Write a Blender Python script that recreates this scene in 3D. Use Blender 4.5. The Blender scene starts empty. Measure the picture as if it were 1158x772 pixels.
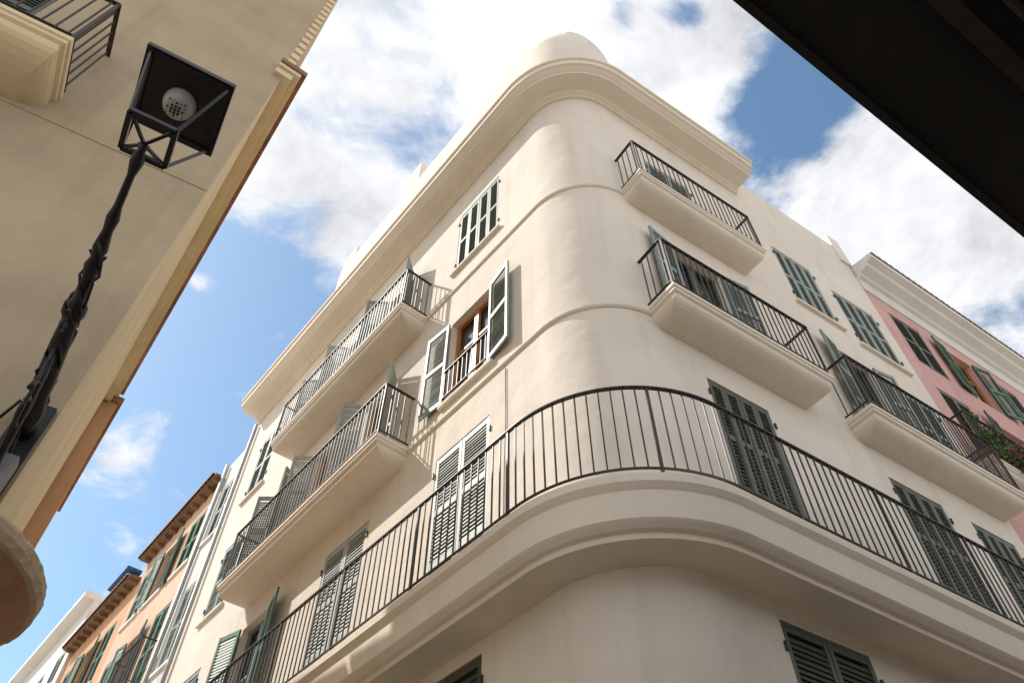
import bpy, bmesh, math, random
from mathutils import Vector
random.seed(7)
sc=bpy.context.scene
rad=math.radians
# ------------------------------------------------------------------ materials
def new_mat(name):
    m=bpy.data.materials.new(name);m.use_nodes=True
    nt=m.node_tree;b=nt.nodes['Principled BSDF'];return m,nt,b
def plaster(name,col,var=.10,rough=.92,bump=.2,stain=.3,warm=(1.0,.95,.88)):
    m,nt,b=new_mat(name);N=nt.nodes;L=nt.links
    tc=N.new('ShaderNodeTexCoord')
    n1=N.new('ShaderNodeTexNoise');n1.inputs['Scale'].default_value=.7;n1.inputs['Detail'].default_value=5;n1.inputs['Roughness'].default_value=.62
    L.new(tc.outputs['Object'],n1.inputs['Vector'])
    mp=N.new('ShaderNodeMapping');mp.inputs['Scale'].default_value=(5.5,5.5,.32);L.new(tc.outputs['Object'],mp.inputs['Vector'])
    n2=N.new('ShaderNodeTexNoise');n2.inputs['Scale'].default_value=1;n2.inputs['Detail'].default_value=3;L.new(mp.outputs[0],n2.inputs['Vector'])
    r1=N.new('ShaderNodeMapRange');r1.inputs[1].default_value=.3;r1.inputs[2].default_value=.7;r1.inputs[3].default_value=1-var;r1.inputs[4].default_value=1+var;L.new(n1.outputs[0],r1.inputs[0])
    r2=N.new('ShaderNodeMapRange');r2.inputs[1].default_value=.52;r2.inputs[2].default_value=.78;r2.inputs[3].default_value=0;r2.inputs[4].default_value=stain;L.new(n2.outputs[0],r2.inputs[0])
    mx=N.new('ShaderNodeMix');mx.data_type='RGBA';mx.inputs[6].default_value=(*col,1);mx.inputs[7].default_value=(col[0]*.72*warm[0],col[1]*.72*warm[1],col[2]*.72*warm[2],1)
    L.new(r2.outputs[0],mx.inputs[0])
    vm=N.new('ShaderNodeVectorMath');vm.operation='SCALE';L.new(mx.outputs[2],vm.inputs[0]);L.new(r1.outputs[0],vm.inputs['Scale'])
    L.new(vm.outputs[0],b.inputs['Base Color'])
    b.inputs['Roughness'].default_value=rough;b.inputs['Specular IOR Level'].default_value=.25
    n4=N.new('ShaderNodeTexNoise');n4.inputs['Scale'].default_value=26;n4.inputs['Detail'].default_value=3;L.new(tc.outputs['Object'],n4.inputs['Vector'])
    n5=N.new('ShaderNodeTexNoise');n5.inputs['Scale'].default_value=2.4;n5.inputs['Detail'].default_value=2;L.new(tc.outputs['Object'],n5.inputs['Vector'])
    ad=N.new('ShaderNodeMath');ad.operation='MULTIPLY_ADD';ad.inputs[1].default_value=6.5;L.new(n5.outputs[0],ad.inputs[0]);L.new(n4.outputs[0],ad.inputs[2])
    bp=N.new('ShaderNodeBump');bp.inputs['Strength'].default_value=bump;bp.inputs['Distance'].default_value=.014;L.new(ad.outputs[0],bp.inputs['Height']);L.new(bp.outputs[0],b.inputs['Normal'])
    return m
def paint(name,col,rough=.5,var=.2,scale=14,metal=0,spec=.4):
    m,nt,b=new_mat(name);N=nt.nodes;L=nt.links
    tc=N.new('ShaderNodeTexCoord');n=N.new('ShaderNodeTexNoise');n.inputs['Scale'].default_value=scale;n.inputs['Detail'].default_value=3;L.new(tc.outputs['Object'],n.inputs['Vector'])
    n0=N.new('ShaderNodeTexNoise');n0.inputs['Scale'].default_value=1.1;n0.inputs['Detail'].default_value=1;L.new(tc.outputs['Object'],n0.inputs['Vector'])
    a=N.new('ShaderNodeMath');a.operation='ADD';L.new(n.outputs[0],a.inputs[0]);L.new(n0.outputs[0],a.inputs[1])
    r=N.new('ShaderNodeMapRange');r.inputs[1].default_value=.7;r.inputs[2].default_value=1.3;r.inputs[3].default_value=1-var;r.inputs[4].default_value=1+var;L.new(a.outputs[0],r.inputs[0])
    rgb=N.new('ShaderNodeRGB');rgb.outputs[0].default_value=(*col,1)
    vm=N.new('ShaderNodeVectorMath');vm.operation='SCALE';L.new(rgb.outputs[0],vm.inputs[0]);L.new(r.outputs[0],vm.inputs['Scale']);L.new(vm.outputs[0],b.inputs['Base Color'])
    b.inputs['Roughness'].default_value=rough;b.inputs['Metallic'].default_value=metal;b.inputs['Specular IOR Level'].default_value=spec
    return m
M={}
M['wall']=plaster('white_plaster',(.79,.715,.625),.07)
M['trim']=plaster('moulding_plaster',(.785,.70,.59),.05,stain=.2)
M['soffit']=plaster('balcony_soffit_plaster',(.77,.68,.57),.05,stain=.15)
M['beige']=plaster('beige_plaster',(.49,.39,.265),.16,stain=.45)
M['cream']=plaster('cream_plaster',(.80,.65,.42),.10)
M['orange']=plaster('orange_plaster',(.62,.36,.21),.12)
M['peach']=plaster('peach_plaster',(.66,.46,.33),.14,stain=.4)
M['grey']=plaster('grey_white_plaster',(.68,.67,.64),.10,stain=.4)
M['pink']=plaster('pink_plaster',(.66,.40,.37),.12,stain=.3)
M['white']=plaster('offwhite_plaster',(.78,.75,.70),.07)
M['brown']=plaster('brown_render',(.42,.23,.14),.3,bump=.7,stain=.6)
M['conc']=plaster('concrete_rim',(.50,.38,.26),.25,bump=.8,stain=.6)
M['pave']=plaster('stone_paving',(.36,.33,.29),.15,bump=.5)
M['sh_grey']=paint('grey_green_paint',(.25,.295,.27),.5,.15)
M['sh_dark']=paint('dark_green_paint',(.075,.088,.062),.45)
M['sh_light']=paint('pale_grey_green_paint',(.42,.44,.405),.55,.12)  # paler grey-green for some of the shutters
M['sh_green']=paint('bright_green_paint',(.07,.16,.11),.5)
M['iron']=paint('wrought_iron',(.045,.036,.03),.5,.3,30)
M['black']=paint('black_iron',(.012,.012,.013),.35,.3,30)
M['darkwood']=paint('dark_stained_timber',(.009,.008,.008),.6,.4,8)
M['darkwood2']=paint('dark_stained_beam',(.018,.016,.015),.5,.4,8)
M['wood']=paint('varnished_wood',(.45,.20,.07),.4,.25,12)
M['tile']=paint('terracotta_tile',(.34,.17,.10),.8,.4,9)
M['timber']=paint('eave_timber',(.25,.15,.085),.7,.3,9)
M['pipe']=paint('grey_pipe',(.38,.40,.42),.45,.15,9)
M['box']=paint('grey_plastic_box',(.25,.25,.25),.5,.15,9)
M['blue']=paint('blue_awning',(.05,.14,.35),.6,.15,9)
M['leaf']=paint('plant_leaf',(.07,.13,.04),.6,.5,25)
M['flower']=paint('red_flower',(.55,.05,.07),.6,.3,25)
m,nt,b=new_mat('window_glass');b.inputs['Base Color'].default_value=(.03,.035,.04,1);b.inputs['Roughness'].default_value=.06;b.inputs['Specular IOR Level'].default_value=.8;M['glass']=m
m,nt,b=new_mat('lamp_lens');b.inputs['Base Color'].default_value=(.42,.42,.42,1);b.inputs['Roughness'].default_value=.3;M['lens']=m
# ------------------------------------------------------------------ mesh builder
class MB:
    def __init__(s,*mats): s.v=[];s.f=[];s.mi=[];s.mats=list(mats);s.smooth=[]
    def mid(s,k):
        if k not in s.mats:s.mats.append(k)
        return s.mats.index(k)
    def face(s,pts,k=None,sm=False):
        i=len(s.v);s.v+= [tuple(p) for p in pts];s.f.append(tuple(range(i,i+len(pts))));s.mi.append(s.mid(k) if k else 0);s.smooth.append(sm)
    def hexa(s,P,k=None):
        i=len(s.v);s.v+=[tuple(p) for p in P];m=s.mid(k) if k else 0
        for q in ((0,3,2,1),(4,5,6,7),(0,1,5,4),(1,2,6,5),(2,3,7,6),(3,0,4,7)):
            s.f.append(tuple(i+j for j in q));s.mi.append(m);s.smooth.append(False)
    def grid(s,rows,k=None,sm=False,closed=False):
        i=len(s.v);n=len(rows[0]);m=s.mid(k) if k else 0
        for r in rows:s.v+=[tuple(p) for p in r]
        for a in range(len(rows)-1):
            for c in range(n if closed else n-1):
                d=(c+1)%n
                s.f.append((i+a*n+c,i+a*n+d,i+(a+1)*n+d,i+(a+1)*n+c));s.mi.append(m);s.smooth.append(sm)
    def tube(s,pts,r,k=None,n=8):
        rows=[];pts=[Vector(p) for p in pts]
        rs=r if isinstance(r,(list,tuple)) else [r]*len(pts)
        for j,p in enumerate(pts):
            t=(pts[min(j+1,len(pts)-1)]-pts[max(j-1,0)]).normalized()
            a=t.cross(Vector((0,0,1)));
            if a.length<.05:a=t.cross(Vector((1,0,0)))
            a.normalize();b_=t.cross(a)
            rows.append([p+(a*math.cos(2*math.pi*q/n)+b_*math.sin(2*math.pi*q/n))*rs[j] for q in range(n)])
        s.grid(rows,k,True,True);s.face(rows[0],k);s.face(rows[-1][::-1],k)
    def build(s,name,parent=None,bevel=0,weld=True,autosm=False):
        me=bpy.data.meshes.new(name);me.from_pydata(s.v,[],s.f)
        for k in s.mats:me.materials.append(M[k])
        me.polygons.foreach_set('material_index',s.mi);me.polygons.foreach_set('use_smooth',s.smooth)
        if weld:
            bm=bmesh.new();bm.from_mesh(me);bmesh.ops.remove_doubles(bm,verts=bm.verts,dist=.0002);bmesh.ops.recalc_face_normals(bm,faces=bm.faces);bm.to_mesh(me);bm.free()
        o=bpy.data.objects.new(name,me);sc.collection.objects.link(o)
        if parent:o.parent=parent
        if bevel:
            md=o.modifiers.new('b','BEVEL');md.width=bevel;md.segments=2;md.limit_method='ANGLE';md.angle_limit=rad(50)
        return o
def empty(name):
    o=bpy.data.objects.new(name,None);sc.collection.objects.link(o);return o
class Fr:
    def __init__(s,O,heading,out):
        s.O=Vector((O[0],O[1]));s.d=Vector((math.sin(rad(heading)),math.cos(rad(heading))));s.n=Vector((math.sin(rad(out)),math.cos(rad(out))))
    def p(s,u,o,z):
        q=s.O+s.d*u+s.n*o;return (q.x,q.y,z)
def fbox(mb,fr,u0,u1,o0,o1,z0,z1,k=None):
    mb.hexa([fr.p(u0,o0,z0),fr.p(u1,o0,z0),fr.p(u1,o1,z0),fr.p(u0,o1,z0),fr.p(u0,o0,z1),fr.p(u1,o0,z1),fr.p(u1,o1,z1),fr.p(u0,o1,z1)],k)
def bar(mb,p,q,w,k=None,w2=None):
    p=Vector(p);q=Vector(q);t=(q-p).normalized();a=t.cross(Vector((0,0,1)))
    if a.length<.01:a=Vector((1,0,0))
    a.normalize();b_=t.cross(a).normalized();w2=w2 or w
    a=a*w/2;b_=b_*w2/2
    mb.hexa([p-a-b_,p+a-b_,p+a+b_,p-a+b_,q-a-b_,q+a-b_,q+a+b_,q-a+b_],k)
def vbar(mb,x,y,z0,z1,w,ang=0,k=None):
    c,s_=math.cos(ang)*w/2,math.sin(ang)*w/2
    P=[(x-c+s_,y-s_-c),(x+c+s_,y+s_-c),(x+c-s_,y+s_+c),(x-c-s_,y-s_+c)]
    mb.hexa([(a,b_,z0) for a,b_ in P]+[(a,b_,z1) for a,b_ in P],k)
# ------------------------------------------------------------------ facade with openings
def facade(mb,fr,u0,u1,z0,z1,holes,k,depth=.17,rk=None):
    us=sorted({u0,u1,*[h[0] for h in holes],*[h[1] for h in holes]});us=[u for u in us if u0<=u<=u1]
    zs=sorted({z0,z1,*[h[2] for h in holes],*[h[3] for h in holes]});zs=[z for z in zs if z0<=z<=z1]
    for i in range(len(us)-1):
        for j in range(len(zs)-1):
            cu=(us[i]+us[i+1])/2;cz=(zs[j]+zs[j+1])/2
            if any(h[0]<cu<h[1] and h[2]<cz<h[3] for h in holes):continue
            mb.face([fr.p(us[i],0,zs[j]),fr.p(us[i+1],0,zs[j]),fr.p(us[i+1],0,zs[j+1]),fr.p(us[i],0,zs[j+1])],k)
    for a,b_,c,d in [h[:4] for h in holes]:
        e=-depth;rk2=rk or k
        mb.face([fr.p(a,0,c),fr.p(a,e,c),fr.p(a,e,d),fr.p(a,0,d)],rk2);mb.face([fr.p(b_,0,c),fr.p(b_,e,c),fr.p(b_,e,d),fr.p(b_,0,d)],rk2)
        mb.face([fr.p(a,0,c),fr.p(b_,0,c),fr.p(b_,e,c),fr.p(a,e,c)],rk2);mb.face([fr.p(a,0,d),fr.p(b_,0,d),fr.p(b_,e,d),fr.p(a,e,d)],rk2)
def leaf(mb,hinge,a,b,w,z0,z1,k,cols=1,mids=(.45,),pitch=.052):
    T=.034
    def P(x,y,z):return (hinge[0]+a[0]*x+b[0]*y,hinge[1]+a[1]*x+b[1]*y,z)
    def bx(x0,x1,y0,y1,za,zb):
        mb.hexa([P(x0,y0,za),P(x1,y0,za),P(x1,y1,za),P(x0,y1,za),P(x0,y0,zb),P(x1,y0,zb),P(x1,y1,zb),P(x0,y1,zb)],k)
    st=.05;cw=w/cols
    for c in range(cols):
        xa=c*cw;xb=xa+cw
        bx(xa+.002,xa+st,0,T,z0,z1);bx(xb-st,xb-.002,0,T,z0,z1)
        h=z1-z0;cuts=[z0]+[z0+h*q for q in mids]+[z1]
        for q in cuts:
            lo=q if q==z0 else q-(.08 if q==z1 else .04);hi=lo+.08
            bx(xa+st-.001,xb-st+.001,.003,T-.003,lo,hi)
        for i in range(len(cuts)-1):
            za=cuts[i]+(.08 if i==0 else .04)+.02;zb=cuts[i+1]-(.08 if i==len(cuts)-2 else .04)-.02
            z=za
            while z<zb:
                jt=random.uniform(-.003,.003)
                x0=xa+st-.004;x1=xb-st+.004
                pr=[(.007,.024),(.013,.029),(T-.001+jt*.5,-.022+jt),(T-.007+jt*.5,-.026+jt)]
                mb.hexa([P(x0,y,z+dz) for y,dz in pr]+[P(x1,y,z+dz) for y,dz in pr],k)
                z+=pitch
def glazing(mb,fr,u0,u1,z0,z1,off=-.13,k='wood',leaves=2):
    f=.06
    mb.face([fr.p(u0,off-.03,z0),fr.p(u1,off-.03,z0),fr.p(u1,off-.03,z1),fr.p(u0,off-.03,z1)],'glass')
    fbox(mb,fr,u0,u0+f,off-.02,off+.03,z0,z1,k);fbox(mb,fr,u1-f,u1,off-.02,off+.03,z0,z1,k)
    fbox(mb,fr,u0+f,u1-f,off-.02,off+.028,z1-f,z1,k);fbox(mb,fr,u0+f,u1-f,off-.02,off+.028,z0,z0+f,k)
    c=(u0+u1)/2;fbox(mb,fr,c-.045,c+.045,off-.015,off+.035,z0+f,z1-f,k)
    zm=z0+(z1-z0)*.62;fbox(mb,fr,u0+f,c-.045,off-.015,off+.02,zm-.02,zm+.02,k);fbox(mb,fr,c+.045,u1-f,off-.015,off+.02,zm-.02,zm+.02,k)
def window(mb,fr,h,mode,k,cols=1,mids=(.45,),wk='wood'):
    u0,u1,z0,z1=h[:4];d=fr.d;n=fr.n;w=(u1-u0)/2
    glazing(mb,fr,u0,u1,z0,z1,k=wk)
    if mode=='closed':
        H=fr.p(u0+.008,-.04,0);leaf(mb,H,d,n,w-.012,z0+.015,z1-.012,k,cols,mids)
        H=fr.p(u1-.008,-.04,0);leaf(mb,H,-d,n,w-.012,z0+.015,z1-.012,k,cols,mids)
    elif mode!='none':
        a0,a1=mode
        for uu,sg,ang in ((u0,-1,a0),(u1,1,a1)):
            A=rad(ang) # 0: flat on wall, 90: perpendicular
            a=(d*sg*math.cos(A)+n*math.sin(A)).normalized();bb=(n*math.cos(A)-d*sg*math.sin(A)).normalized()
            H=fr.p(uu,.02,0);leaf(mb,H,a,bb,w,z0+.01,z1-.01,k,cols,mids)
def sill(mb,fr,h,k='trim'):
    fbox(mb,fr,h[0]-.08,h[1]+.08,-.02,.06,h[2]-.065,h[2]-.003,k)
def rail_path(mb,pts,z0,h=1.0,step=.105,k='iron',w=.013,post=None,bottom=.09):
    pts=[Vector(p) for p in pts];acc=0;nxt=step*.5;cnt=0
    for i in range(len(pts)-1):
        p,q=pts[i],pts[i+1];L=(q-p).length
        if L<1e-5:continue
        t=(q-p)/L
        e=t*.004
        bar(mb,(*(p-e),z0+h),(*(q+e),z0+h),.042,k,.014);bar(mb,(*(p-e),z0+bottom),(*(q+e),z0+bottom),.026,k,.010)
        ang=math.atan2(t.y,t.x)
        while nxt<=acc+L:
            x=p+t*(nxt-acc);cnt+=1
            if post and cnt%post==0:vbar(mb,x.x,x.y,z0,z0+h-.003,.026,ang,k)
            else:vbar(mb,x.x,x.y,z0+bottom,z0+h-.004,w,ang+random.uniform(-.03,.03),k)
            nxt+=step
        acc+=L
def balcony(name,fr,u0,u1,off,z,parent,h=1.0,depth=.30,railk='iron',mat='trim',step=.105):
    mb=MB(mat);prof=[(.0,0),(0,-.055),(.018,-.065),(.018,-.105),(.05,-.125),(.05,-.15)]
    D=depth
    for t in range(1,8):
        a=t/7*math.pi/2
        prof.append((.05+(off*.72)*(1-math.cos(a)),-.15-(D-.15)*math.sin(a)))
    rows=[]
    for i,dz in prof:
        i2=min(i,off-.03);iu=i*.55 if i>.05 else i
        rows.append([fr.p(u0+iu,-.02,z+dz),fr.p(u0+iu,off-i2,z+dz),fr.p(u1-iu,off-i2,z+dz),fr.p(u1-iu,-.02,z+dz)])
    mb.grid(rows);mb.face(rows[0]);mb.face(rows[-1][::-1])
    mb.build(name+'_slab',parent,bevel=.004)
    r=MB(railk);i=.035
    rail_path(r,[fr.p(u0+i,.0,0)[:2],fr.p(u0+i,off-i,0)[:2],fr.p(u1-i,off-i,0)[:2],fr.p(u1-i,.0,0)[:2]],z,h,step,railk)
    for uu,oo in ((u0+i,off-i),(u1-i,off-i)):
        q=fr.p(uu,oo,0);vbar(r,q[0],q[1],z,z+h+.02,.026,math.atan2(fr.d.y,fr.d.x),railk)
    r.build(name+'_railing',parent,weld=False)
# ------------------------------------------------------------------ geometry of the corner
h1,h2=-40.08,56.91
az=rad(11.5);d2=Vector((math.sin(rad(h2)),math.cos(rad(h2))))
C=Vector((5*math.sin(az),5*math.cos(az)))-.081*d2
LF=Fr(C,h1,h1-90);RF=Fr(C,h2,h2+90)
R0=1.0;half=rad((h2-h1)/2);TL=R0/math.tan(half)
AC=C+LF.d*TL-LF.n*R0
aL=math.atan2(LF.n.y,LF.n.x);aR=math.atan2(RF.n.y,RF.n.x)
dA=(aR-aL+math.pi)%(2*math.pi)-math.pi
def path(off,uL,uR,n=40):
    pts=[C+LF.d*uL+LF.n*off]
    for i in range(n+1):
        a=aL+dA*i/n;pts.append(AC+Vector((math.cos(a),math.sin(a)))*(R0+off))
    pts.append(C+RF.d*uR+RF.n*off);return pts
def sweep(mb,prof,uL,uR,k,n=40,caps=True):
    rows=[[ (p.x,p.y,z) for p in path(o,uL,uR,n)] for o,z in prof]
    for i in range(len(rows)-1):
        mb.grid([rows[i],rows[i+1]],k,False)
    if caps:
        mb.face([r[0] for r in rows],k);mb.face([r[-1] for r in rows][::-1],k)
bld=empty('corner_apartment_building')
LH=[(1.85,2.85,3.0,5.08),(4.4,5.4,3.0,5.08),(7.0,7.95,3.0,5.08),(9.4,10.3,3.0,5.08),
 (1.85,2.9,5.78,8.05),(4.4,5.5,5.78,8.05),(7.0,7.95,5.78,8.05),(9.4,10.3,5.9,8.05),
 (1.88,2.85,9.0,10.75),(4.3,5.15,8.74,10.8),(5.95,6.75,8.74,10.8),(7.45,8.15,8.74,10.8),(9.4,10.25,9.2,10.8),
 (1.8,2.92,12.25,14.1),(4.3,5.15,11.7,13.75),(5.85,6.65,11.7,13.75),(7.15,7.8,11.7,13.75),(9.4,10.25,12.0,13.75)]
Lm=['closed']*6+[(15,15),'closed']+[(8,5),(42,62),(25,55),(60,50),'closed','closed',(48,55),(35,60),(55,45),'closed']
Lk=['sh_dark']*2+['sh_green','sh_dark']+['sh_light','sh_light','sh_green','sh_grey']+['sh_grey']+['sh_light','sh_light','sh_grey']+['sh_grey','sh_grey']+['sh_grey','sh_light','sh_grey']+['sh_grey']
RH=[(1.5,2.6,3.0,5.05),(4.5,5.5,3.0,5.05),(6.15,7.1,3.0,5.05),
 (1.5,2.46,5.78,8.03),(4.55,5.6,5.78,8.03),(6.2,7.15,5.78,8.03),
 (1.55,2.5,8.74,10.85),(4.87,5.75,8.74,10.85),(6.4,7.2,8.74,10.75),
 (1.6,2.55,11.7,13.65),(4.5,5.5,11.75,13.5),(5.95,7.1,11.6,13.25)]
Rm=['closed']*6+[(8,6),(12,6),'closed','closed','closed','closed']
Rk=['sh_dark']*6+['sh_grey']*6
HT=15.5;PT=18.95
w=MB('wall')
facade(w,LF,TL,11.17,0,HT,LH,'wall');facade(w,RF,TL,7.5,0,15.92,RH,'wall')
def arcwall(mb,off,z0,z1,k):
    pts=path(off,TL,TL)[1:-1];zs=[z0+(z1-z0)*i/8 for i in range(9)]
    mb.grid([[(p.x,p.y,z) for p in pts] for z in zs],k,True)
arcwall(w,0,0,HT,'wall')
facade(w,LF,TL,8.65,HT,PT,[],'wall')
arcwall(w,0,HT,PT,'wall')
uE=TL+.02;RR=1.5
w.face([RF.p(TL,0,HT),RF.p(uE,0,HT),RF.p(uE,0,PT),RF.p(TL,0,PT)],'wall')
ret=[RF.p(uE+RR*math.sin(math.pi/2*q/16),-RR+RR*math.cos(math.pi/2*q/16),0)[:2] for q in range(17)]
w.grid([[(x,y,HT) for x,y in ret],[(x,y,PT) for x,y in ret]],'wall',True)
w.face([RF.p(uE+RR,-RR,HT),RF.p(uE+RR,-5,HT),RF.p(uE+RR,-5,PT),RF.p(uE+RR,-RR,PT)],'wall')
pp=[(p.x,p.y,PT) for p in path(0,8.65,uE)]+[(x,y,PT) for x,y in ret[1:]]
w.face(pp+[RF.p(uE+RR,-5,PT),LF.p(8.65,-4,PT)],'wall')
w.face([LF.p(8.65,0,HT),LF.p(8.65,-4,HT),LF.p(8.65,-4,PT),LF.p(8.65,0,PT)],'wall')
w.face([LF.p(11.17,0,0),LF.p(11.17,-7,0),LF.p(11.17,-7,HT),LF.p(11.17,0,HT)],'wall')
w.face([RF.p(7.5,0,0),RF.p(7.5,-7,0),RF.p(7.5,-7,15.92),RF.p(7.5,0,15.92)],'wall')
rp=[(p.x,p.y,HT-.02) for p in path(-.02,11.17,7.5)]
w.face(rp+[RF.p(7.5,-7,HT-.02),LF.p(11.17,-7,HT-.02)],'wall')
w.build('walls',bld)
t=MB('trim')
CP=[(0,15.0),(.05,15.0),(.05,15.06),(.10,15.085),(.13,15.12),(.43,15.12),(.43,15.165),(.47,15.19),(.52,15.235),(.56,15.25),(.56,15.39),(.60,15.41),(.60,15.48),(0,15.56)]
sweep(t,CP,11.17,4.12,'trim')
t.build('roof_cornice',bld,bevel=.004)
t=MB('trim')
for z,uL in ((8.72,3.6),(11.68,3.65)):
    sweep(t,[(0,z-.05),(.018,z-.045),(.034,z-.02),(.034,z+.012),(.0,z+.04)],uL,.78,'trim')
t.build('string_courses',bld)
t=MB('soffit','trim')
sweep(t,[(-.02,5.2),(.36,5.2),(.36,5.255),(.40,5.27),(.44,5.31),(.455,5.33),(.455,5.6),(.475,5.625),(.5,5.66),(.5,5.745),(-.02,5.765)],11.17,7.5,'trim')
t.build('wraparound_balcony_slab',bld,bevel=.004)
r=MB('iron');pth=path(.455,11.1,7.45,56)
rail_path(r,pth,5.755,1.05,.112,'iron',.013,post=13,bottom=.07)
r.build('wraparound_balcony_railing',bld,weld=False)
balcony('left_third_floor_balcony',LF,3.62,8.25,.52,8.77,bld)
balcony('left_fourth_floor_balcony',LF,3.62,7.95,.54,11.72,bld)
balcony('right_third_floor_balcony',RF,.78,3.42,.46,8.80,bld)
balcony('right_fourth_floor_balcony',RF,.80,3.32,.44,11.74,bld)
balcony('right_far_balcony',RF,4.15,7.45,.42,8.78,bld)
s=MB('wood','glass')
for h,mo,k in zip(LH,Lm,Lk):
    cols=2 if h==LH[13] else 1
    window(s,LF,h,mo,k,cols,(.5,) if h[3]-h[2]<2 else (.3,.62),wk='wood' if h[2]>8.5 and h[3]<11 else 'sh_grey')
for h,mo,k in zip(RH,Rm,Rk):
    cols=2 if h in RH[10:] or h in RH[3:6] else 1
    window(s,RF,h,mo,k,cols,(.5,) if h[3]-h[2]<2 else (.3,.62),wk='sh_dark')
s.build('shutters_and_windows',bld,weld=False)
s=MB('trim')
for h in (LH[13],LH[8],LH[12],LH[17]):sill(s,LF,h)
for h in RH[10:]:sill(s,RF,h)
s.build('window_sills',bld,bevel=.004)
r=MB('iron');h=LH[8];rail_path(r,[LF.p(h[0],.045,0)[:2],LF.p(h[1],.045,0)[:2]],9.0,.62,.1,'iron');r.build('window_guard_rail',bld,weld=False)
s=MB('wall','pipe','grey')
fbox(s,LF,5.1,5.8,-.6,-.01,PT,PT+1.0,'wall');fbox(s,LF,8.0,8.6,-.6,-.01,PT,PT+.5,'wall');fbox(s,LF,10.4,10.9,-.5,.2,15.55,16.9,'wall')
s.build('rooftop_parapets_and_chimneys',bld)
s=MB('pipe')
s.tube([LF.p(11.1,.07,0),LF.p(11.1,.07,14.9)],.045,'pipe')
s.build('downpipe',bld)
c=MB('iron')
c.tube([LF.p(1.55,.012,8.6),LF.p(1.54,.012,7.7),LF.p(1.555,.014,6.9),LF.p(1.55,.012,5.8)],.006,'iron',6)
c.build('wall_cable',bld)
s=MB('iron')
for fr,hh,mm in [(LF,h,m_) for h,m_ in zip(LH,Lm)]+[(RF,h,m_) for h,m_ in zip(RH,Rm)]:
    if mm=='closed':
        for zz in (hh[2]+.25,hh[3]-.25):
            for uu in (hh[0]-.02,hh[1]+.02):fbox(s,fr,uu-.012,uu+.012,-.004,.022,zz-.04,zz+.04,'iron')
s.build('shutter_hinges',bld,weld=False)
# ------------------------------------------------------------------ neighbours on the left street side
def row_house(name,fr,u0,u1,z1,k,holes,modes,cols,eave,ek='tile',o=0.0,depth=7):
    e=empty(name);f2=Fr(fr.O+fr.n*o,0,0);f2.d=fr.d;f2.n=fr.n
    w=MB(k);facade(w,f2,u0,u1,0,z1,holes,k)
    w.face([f2.p(u0,0,0),f2.p(u0,-depth,0),f2.p(u0,-depth,z1),f2.p(u0,0,z1)],k);w.face([f2.p(u1,0,0),f2.p(u1,-depth,0),f2.p(u1,-depth,z1),f2.p(u1,0,z1)],k)
    w.face([f2.p(u0,0,z1),f2.p(u1,0,z1),f2.p(u1,-depth,z1+.3),f2.p(u0,-depth,z1+.3)],k)
    w.build('walls',e)
    s=MB('wood','glass')
    for h,mo,kk in zip(holes,modes,cols):window(s,f2,h,mo,kk,1,(.5,),wk='sh_grey')
    if holes:s.build('shutters_and_windows',e,weld=False)
    t=MB('white')
    for h in holes:
        fbox(t,f2,h[0]-.1,h[1]+.1,-.01,.05,h[2]-.08,h[2]-.003,'white')
    if holes:t.build('window_sills',e)
    if eave:
        t=MB('timber',ek)
        fbox(t,f2,u0+.01,u1-.01,-.3,eave,z1+.003,z1+.06,'timber')
        u=u0+.1
        while u<u1-.1:
            fbox(t,f2,u,u+.09,-.1,eave-.05,z1-.10,z1+.001,'timber')
            u+=.42
        u=u0+.08
        while u<u1-.1:
            rows=[]
            for oo in (eave+.06,-.6):
                rows.append([f2.p(u+.09+.09*math.cos(math.pi*q/6),oo,z1+.065+.075*math.sin(math.pi*q/6)+(eave-oo)*.1) for q in range(7)])
            t.grid(rows,ek,True);t.face(rows[0],ek);u+=.19
        t.build('tiled_eave',e)
    return e,f2
def hs(us,zs,w=.95):
    return [(u,u+w,z0,z1) for z0,z1 in zs for u in us]
H=hs([11.35],[(6,8),(9,10.8),(12,13.6)],.75)
e,f2=row_house('grey_white_house',LF,11.18,12.4,14.45,'grey',H,['closed']*3,['sh_grey']*3,0)
s=MB('pipe');s.tube([LF.p(12.3,.07,0),LF.p(12.3,.07,14.4)],.05,'pipe');s.build('downpipe',e)
H=hs([12.9,14.4,15.8],[(3,5),(6,8),(9,11),(12,13.5)],.85)
e,f2=row_house('orange_house',LF,12.41,17,14.1,'peach',H,['closed',(8,8),'closed']*4,['sh_green','sh_green','sh_grey']*4,.24)
balcony('house_balcony',f2,12.7,14.2,.35,8.95,e)
H=hs([17.6,19,20.6],[(5,7),(8,10),(11,12.7)],.85)
e,f2=row_house('peach_house',LF,17.01,22,13.6,'orange',H,['closed',(8,8),'closed']*3,['sh_green']*9,.3)
balcony('house_balcony',f2,17.4,19.8,.5,7.9,e)
s=MB('blue');fbox(s,f2,17.2,18.6,.0,.42,13.9,13.98,'blue');s.build('blue_roof_awning',e)
H=hs([22.6,24.5,26.5],[(6,8),(9,11),(12,14)],.9)
e,f2=row_house('pale_townhouse',LF,22.01,31,15.4,'white',H,['closed']*9,['sh_grey']*9,0,o=.1)
balcony('townhouse_balcony',f2,22.2,24.8,.6,8.9,e)
t=MB('white');fbox(t,f2,22.0,31,-.2,.35,15.4,15.6,'white');t.build('roof_cornice',e)
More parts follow.
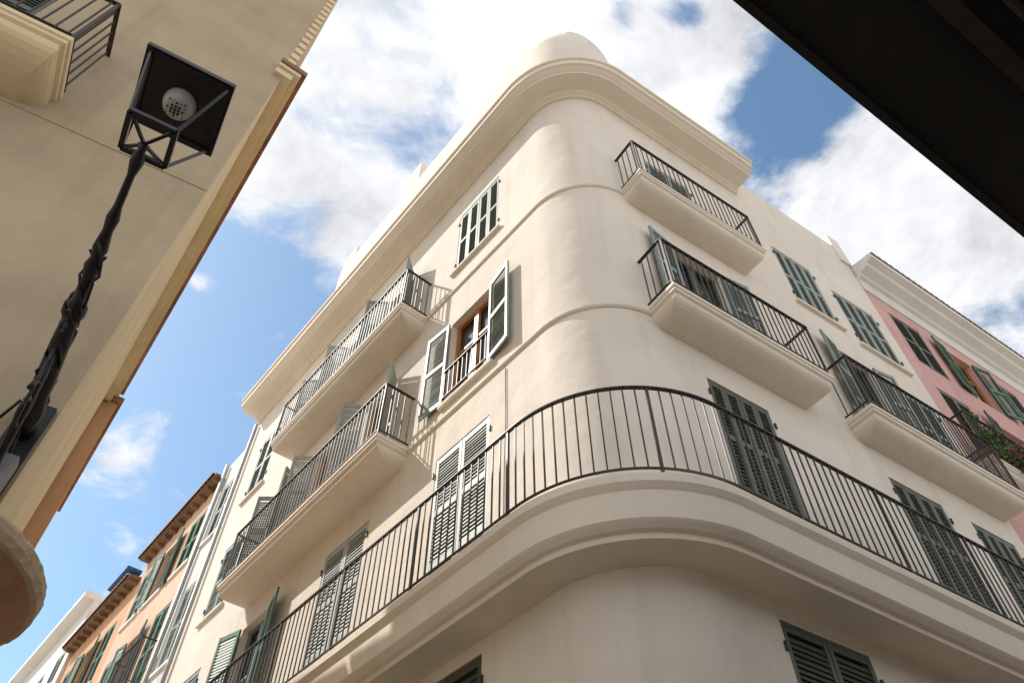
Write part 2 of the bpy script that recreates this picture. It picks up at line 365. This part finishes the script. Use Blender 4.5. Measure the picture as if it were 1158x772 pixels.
# ------------------------------------------------------------------ pink house on the right
pe=empty('pink_house')
w=MB('pink','white')
PH=hs([8.0,9.7,11.3,13],[(3,5),(6.6,8.6),(9.8,11.8),(12.5,14.05)],.95)
facade(w,RF,7.51,16,0,14.45,PH,'pink');fbox(w,RF,7.51,16,-.3,.03,14.453,14.9,'white')
w.face([RF.p(7.51,0,0),RF.p(7.51,-7,0),RF.p(7.51,-7,14.3),RF.p(7.51,0,14.3)],'pink')
fbox(w,RF,7.2,7.55,-.9,.04,15.3,16.3,'white')
w.build('walls',pe)
t=MB('white','tile')
rows=[[RF.p(u,o,z) for u in (7.53,16)] for o,z in [(0,14.85),(.1,14.87),(.12,14.95),(.3,15.0),(.34,15.08),(.48,15.12),(.48,15.25),(0,15.28)]]
t.grid(rows,'white');t.face([r[0] for r in rows],'white')
u=7.6
while u<15.9:
    rr=[[RF.p(u+.09+.09*math.cos(math.pi*q/6),oo,15.29+.075*math.sin(math.pi*q/6)+(.5-oo)*.15) for q in range(7)] for oo in (.5,-1.2)]
    t.grid(rr,'conc',True);t.face(rr[0],'conc');u+=.19
t.build('roof_cornice',pe)
s=MB('wood','glass')
for i,h in enumerate(PH):
    window(s,RF,h,[(8,6),'closed','closed'][i%3] if h[2]<12 else ['closed',(6,8),'closed','closed'][i%4],['sh_dark','sh_green','sh_dark'][i%3],1,(.5,),wk='wood')
s.build('shutters_and_windows',pe,weld=False)
balcony('pink_house_balcony',RF,7.58,11,.30,9.72,pe,depth=.24)
pl=MB('leaf','flower')
pots=(7.75,8.1,8.6,9.1,9.6,10.2)
cl=[(random.choice(pots)+random.gauss(0,.13),.32+random.gauss(0,.08),10.05+random.gauss(0,.18)) for _ in range(80)]
for i in range(3400):
    cu,co_,cz=random.choice(cl)
    p=Vector(RF.p(cu+random.gauss(0,.045),co_+random.gauss(0,.04),cz+random.gauss(0,.05)));a=Vector((random.gauss(0,1),random.gauss(0,1),random.gauss(0,1))).normalized()*.04;b_=a.cross(Vector((random.gauss(0,1),random.gauss(0,1),random.gauss(0,1)))).normalized()*.018
    fl=i%12==0
    if fl:b_=b_*1.6;a=a*.8
    pl.face([p-a,p+b_,p+a,p-b_],'flower' if fl else 'leaf')
for u in pots:
    rows=[[Vector(RF.p(u,.16,z))+Vector((math.cos(q*math.pi/6),math.sin(q*math.pi/6),0))*r_ for q in range(12)] for z,r_ in ((9.725,.08),(9.9,.11),(9.92,.12),(9.94,.12))]
    pl.grid(rows,'tile',True,True)
pl.build('potted_plants',None,weld=False)
# ------------------------------------------------------------------ beige building (left)
be=empty('beige_building')
E=Vector((4.07*math.sin(rad(-40.3)),4.07*math.cos(rad(-40.3))))
BF=Fr(E,60.7+180,150.7)      # front wall, u grows to the left
SF=Fr(E,-36.6,53.4)          # street side
w=MB('beige','cream')
BH=[(2.1,3.2,7.97,10.3)]
TD=3.2
facade(w,BF,0,12,0,17,BH,'beige',.3)
facade(w,SF,0,6.2,0,10.3,[],'cream')
facade(w,SF,0,TD,10.3,17,[],'beige')
w.face([SF.p(TD,0,10.3),SF.p(TD,-8,10.3),SF.p(TD,-8,17),SF.p(TD,0,17)],'beige')
w.face([SF.p(6.2,0,0),SF.p(6.2,-8,0),SF.p(6.2,-8,10.3),SF.p(6.2,0,10.3)],'beige')
w.face([SF.p(0,0,17),SF.p(TD,0,17),SF.p(TD,-8,17),SF.p(0,-8,17)],'beige')
fbox(w,SF,TD+.01,6.15,-6,-.3,10.3,12.5,'beige')  # added attic block, out of view, keeps sun off the lower corner wall
w.build('walls',be)
t=MB('cream','tile')
fbox(t,BF,.0,12,-.02,.008,7.53,7.57,'beige')
fbox(t,SF,-.05,6.2,-.1,.10,10.25,10.38,'cream');fbox(t,SF,-.08,6.2,-.1,.17,10.383,10.46,'cream');fbox(t,SF,-.10,6.2,-.1,.22,10.463,10.56,'tile')
z=10.7
while z<17:
    fbox(t,SF,-.02,.12,-.05,.05,z,z+.12,'cream');z+=.2
t.build('side_cornice_and_quoins',be,bevel=.004)
balcony('front_balcony',BF,1.36,4.2,.56,7.95,be,depth=.34,mat='cream')
s=MB('wood');window(s,BF,BH[0],'closed','sh_dark',1,(.5,));s.build('balcony_door',be,weld=False)
rb=MB('brown','conc');cx,cy=-2.90,2.86
def ring(r_,z,n=72):
    return [(cx+r_*math.cos(2*math.pi*q/n),cy+r_*math.sin(2*math.pi*q/n),z) for q in range(n)]
def rring(r_,z,n=144):
    random.seed(int(z*1000));return [(cx+(r_+random.uniform(-.004,.004))*math.cos(2*math.pi*q/n),cy+(r_+random.uniform(-.004,.004))*math.sin(2*math.pi*q/n),z+random.uniform(-.003,.003)) for q in range(n)]
rb.grid([ring(.02,3.30),ring(.35,3.36),ring(.62,3.46),ring(.735,3.58)],'brown',True,True)
rb.grid([ring(.735,3.58,144),rring(.76,3.585),rring(.77,3.62),rring(.77,3.66),rring(.75,3.69)],'conc',False,True);rb.face(ring(.75,3.688),'conc');rb.face(ring(.02,3.30),'brown')
rb.build('rounded_corner_balcony',be)
e=empty('terracotta_house');w=MB('orange','tile')
fbox(w,SF,6.25,9.5,-6,.22,0,10.3,'orange');fbox(w,SF,6.2,9.5,-6,.27,10.303,10.42,'tile')
w.build('walls',e)
# ------------------------------------------------------------------ street lamp
lp=empty('street_lamp')
P0=Vector(BF.p(.10,0.0,4.55));hx,hy=2.54*math.sin(rad(-48.7)),2.54*math.cos(rad(-48.7))
P1=Vector((hx,hy,5.32))
a=MB('black');D=P1-P0
def on(t_,dz=0):q=P0+D*t_;return (q.x,q.y,q.z+dz)
ts=[0,.06,.1,.16,.2,.34,.42,.44,.47,.49,.56,.6,.63,.66,.72,.76,.8,.9,.94,.96,.98,1.0]
rs=[.05,.05,.065,.05,.055,.05,.042,.06,.06,.035,.03,.045,.028,.04,.026,.035,.022,.020,.035,.035,.02,.03]
a.tube([on(t_) for t_ in ts],rs,'black',12)
Dh=Vector((D.x,D.y,0)).normalized()
for ct,dz,r0,turn in ((.22,-.24,.16,2.6),(.46,-.13,.08,2.2)):
    pts=[]
    for i in range(30):
        q=i/29;an=q*math.pi*turn;r_=r0*(1-q*.75)
        pts.append(Vector(on(ct,dz))+Dh*r_*math.cos(an)+Vector((0,0,1))*r_*math.sin(an))
    a.tube(pts,.014 if r0>.1 else .010,'black',6)
a.tube([on(.02,-.5),on(.08,-.42),on(.2,-.2),on(.34,-.03)],.022,'black',8)
fbox(a,BF,.02,.18,0,.03,3.9,4.8,'black')
a.build('bracket_arm',lp)
c=MB('black')
for k_ in range(3):
    c.tube([tuple(Vector(on(q/24))+Vector((math.sin(q*1.1+k_*2)*.05,math.cos(q*1.1+k_*2)*.05,math.cos(q*1.3+k_)*.05))) for q in range(0,17)],.008,'black',6)
c.tube([BF.p(.0,.03,3.0),BF.p(.02,.03,4.0),BF.p(.12,.1,4.6),on(.12,-.08)],.012,'black',6)
c.tube([on(.05,-.1),on(.12,-.38),on(.25,-.34),on(.32,-.06)],.009,'black',6)
c.tube([BF.p(.30,.02,3.0),BF.p(.31,.02,3.8),BF.p(.27,.03,4.5),BF.p(.2,.06,4.75),on(.08,.04)],.010,'black',6)
c.build('cables',lp)
b_=MB('box');fbox(b_,BF,-.0+.02,.26,.035,.13,4.05,4.35,'box');b_.build('junction_box',lp,bevel=.01)
g=MB('black','lens')
ux=Vector((math.sin(rad(60)),math.cos(rad(60)),0));uy=Vector((-ux.y,ux.x,0));Cc=Vector((hx,hy,0))
def sq(s_,z):return [Cc+ux*(s_*x)+uy*(s_*y)+Vector((0,0,z)) for x,y in ((-1,-1),(1,-1),(1,1),(-1,1))]
zb,zt=5.38,5.88
lo=sq(.115,zb);hi=sq(.215,zt)
for i in range(4):
    bar(g,lo[i],hi[i],.018,'black');bar(g,lo[i],lo[(i+1)%4],.028,'black')
    bar(g,hi[i],hi[(i+1)%4],.03,'black')
o1=sq(.245,zt);o2=sq(.245,zt+.035);o3=sq(.10,zt+.2);o4=sq(.03,zt+.24)
g.face(o1[::-1],'black')
g.grid([o1,o2,o3,o4],'black',False,True);g.face(o4,'black')
for i in range(4):bar(g,lo[i],Cc+Vector((0,0,zb-.06)),.016,'black')
g.build('lantern_frame',lp)
g=MB('lens','black')
n=24
rows=[[Cc+Vector((r_*math.cos(2*math.pi*q/n),r_*math.sin(2*math.pi*q/n),z)) for q in range(n)] for r_,z in ((.001,zt-.10),(.05,zt-.095),(.078,zt-.07),(.09,zt-.03),(.09,zt-.002))]
g.grid(rows,'lens',True,True)
for i in range(-3,4):
    for j in range(-3,4):
        if i*i+j*j<9:
            p=Cc+ux*(i*.021)+uy*(j*.021)+Vector((0,0,zt-.103+.0025*(i*i+j*j)))
            g.hexa([p+ux*.006*x+uy*.006*y+Vector((0,0,z)) for z in (-.004,.004) for x,y in ((-1,-1),(1,-1),(1,1),(-1,1))],'black')
g.build('led_reflector',lp)
# ------------------------------------------------------------------ dark timber eave overhead (right)
de=empty('dark_eave_building')
ED=Fr((0,0),56,-34)
n0=.063*4.4
w=MB('darkwood','black')
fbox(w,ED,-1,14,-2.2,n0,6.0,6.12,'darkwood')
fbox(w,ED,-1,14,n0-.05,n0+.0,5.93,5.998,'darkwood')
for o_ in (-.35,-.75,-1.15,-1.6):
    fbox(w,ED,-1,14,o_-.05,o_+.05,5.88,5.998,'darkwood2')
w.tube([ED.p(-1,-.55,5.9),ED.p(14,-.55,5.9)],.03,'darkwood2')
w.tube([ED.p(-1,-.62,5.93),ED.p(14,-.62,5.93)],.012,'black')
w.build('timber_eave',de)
w=MB('beige');fbox(w,ED,-1,14,-6,-1.9,0,5.99,'beige');w.build('walls',de)
# ------------------------------------------------------------------ ground
g=MB('pave');S=300
g.face([(-S,-S,0),(S,-S,0),(S,S,0),(-S,S,0)],'pave');g.build('ground',None,weld=False)
# ------------------------------------------------------------------ light and sky
SUN_AZ,SUN_EL=-77,47
sd=Vector((math.sin(rad(SUN_AZ))*math.cos(rad(SUN_EL)),math.cos(rad(SUN_AZ))*math.cos(rad(SUN_EL)),math.sin(rad(SUN_EL))))
l=bpy.data.lights.new('sun','SUN');l.energy=5.0;l.angle=rad(.5);l.color=(1,.955,.89)
lo_=bpy.data.objects.new('sun',l);sc.collection.objects.link(lo_);lo_.rotation_euler=sd.to_track_quat('Z','Y').to_euler()
W=bpy.data.worlds.new('World');sc.world=W;W.use_nodes=True;nt=W.node_tree;N=nt.nodes;L=nt.links
bg=N['Background'];bg.inputs['Strength'].default_value=.145
sky=N.new('ShaderNodeTexSky');sky.sky_type='NISHITA';sky.sun_disc=False;sky.sun_elevation=rad(SUN_EL);sky.sun_rotation=rad(SUN_AZ);sky.altitude=50;sky.air_density=1.1;sky.dust_density=.8;sky.ozone_density=1.4
sg=N.new('ShaderNodeVectorMath');sg.operation='MULTIPLY';sg.inputs[1].default_value=(1.16,1.33,1.30);L.new(sky.outputs[0],sg.inputs[0])
tc=N.new('ShaderNodeTexCoord');sp=N.new('ShaderNodeSeparateXYZ');L.new(tc.outputs['Generated'],sp.inputs[0])
def mth(op,a,b=None,c=None,cl=False):
    n=N.new('ShaderNodeMath');n.operation=op;n.use_clamp=cl
    for i,v in enumerate((a,b,c)):
        if v is None:continue
        if isinstance(v,(int,float)):n.inputs[i].default_value=v
        else:L.new(v,n.inputs[i])
    return n.outputs[0]
zc=mth('MAXIMUM',sp.outputs[2],.08);X=mth('DIVIDE',sp.outputs[0],zc);Y=mth('DIVIDE',sp.outputs[1],zc)
cb=N.new('ShaderNodeCombineXYZ');L.new(X,cb.inputs[0]);L.new(Y,cb.inputs[1]);cb.inputs[2].default_value=3.7
def noise(scale,det,rough,dist,vec):
    n=N.new('ShaderNodeTexNoise');n.inputs['Scale'].default_value=scale;n.inputs['Detail'].default_value=det;n.inputs['Roughness'].default_value=rough;n.inputs['Distortion'].default_value=dist;L.new(vec,n.inputs['Vector']);return n.outputs[0]
n1=noise(3.4,8,.6,.35,cb.outputs[0]);n2=noise(1.2,2,.5,0,cb.outputs[0])
s_=mth('ADD',mth('MULTIPLY',X,-.5),mth('MULTIPLY',Y,.85))
bias=N.new('ShaderNodeMapRange');bias.inputs[1].default_value=.5;bias.inputs[2].default_value=.80;bias.inputs[3].default_value=.15;bias.inputs[4].default_value=-.11;L.new(s_,bias.inputs[0])
den=mth('ADD',mth('ADD',mth('MULTIPLY',n1,.85),mth('MULTIPLY',n2,.15)),bias.outputs[0])
def blob(x,y,r_,amp):
    global den
    dx=mth('SUBTRACT',X,x);dy=mth('SUBTRACT',Y,y);q=mth('ADD',mth('MULTIPLY',dx,dx),mth('MULTIPLY',dy,dy))
    e_=mth('EXPONENT',mth('MULTIPLY',q,-1/(r_*r_)));den=mth('ADD',den,mth('MULTIPLY',e_,amp))
blob(.38,.38,.08,-.26);blob(.22,.275,.035,-.2);blob(.14,.29,.03,-.14);blob(1.0,.72,.12,-.15);blob(-.27,.47,.13,.14);blob(-.36,.52,.06,.1);blob(-.78,1.12,.10,.12);blob(-.50,.68,.03,.2)
mask=N.new('ShaderNodeMapRange');mask.interpolation_type='SMOOTHSTEP';mask.inputs[1].default_value=.465;mask.inputs[2].default_value=.615;L.new(den,mask.inputs[0])
shade=noise(4.2,6,.6,.3,cb.outputs[0])
cr=N.new('ShaderNodeMapRange');cr.inputs[1].default_value=.34;cr.inputs[2].default_value=.57;cr.inputs[3].default_value=4.8;cr.inputs[4].default_value=7.4;L.new(shade,cr.inputs[0])
cc=N.new('ShaderNodeCombineXYZ');L.new(mth('MULTIPLY',cr.outputs[0],.975),cc.inputs[0]);L.new(mth('MULTIPLY',cr.outputs[0],.99),cc.inputs[1]);L.new(mth('MULTIPLY',cr.outputs[0],1.02),cc.inputs[2])
mx=N.new('ShaderNodeMix');mx.data_type='RGBA';L.new(mask.outputs[0],mx.inputs[0]);L.new(sg.outputs[0],mx.inputs[6]);L.new(cc.outputs[0],mx.inputs[7]);L.new(mx.outputs[2],bg.inputs['Color'])
# ------------------------------------------------------------------ camera
cam=bpy.data.cameras.new('camera');co=bpy.data.objects.new('camera',cam);sc.collection.objects.link(co);sc.camera=co
co.location=(0,0,1.6);co.rotation_euler=(rad(90+51.241),0,0);cam.sensor_width=36;cam.lens=861.3/1158*36;cam.clip_end=2000;cam.clip_start=.05
sc.view_settings.view_transform='Standard';sc.view_settings.look='None';sc.view_settings.exposure=0
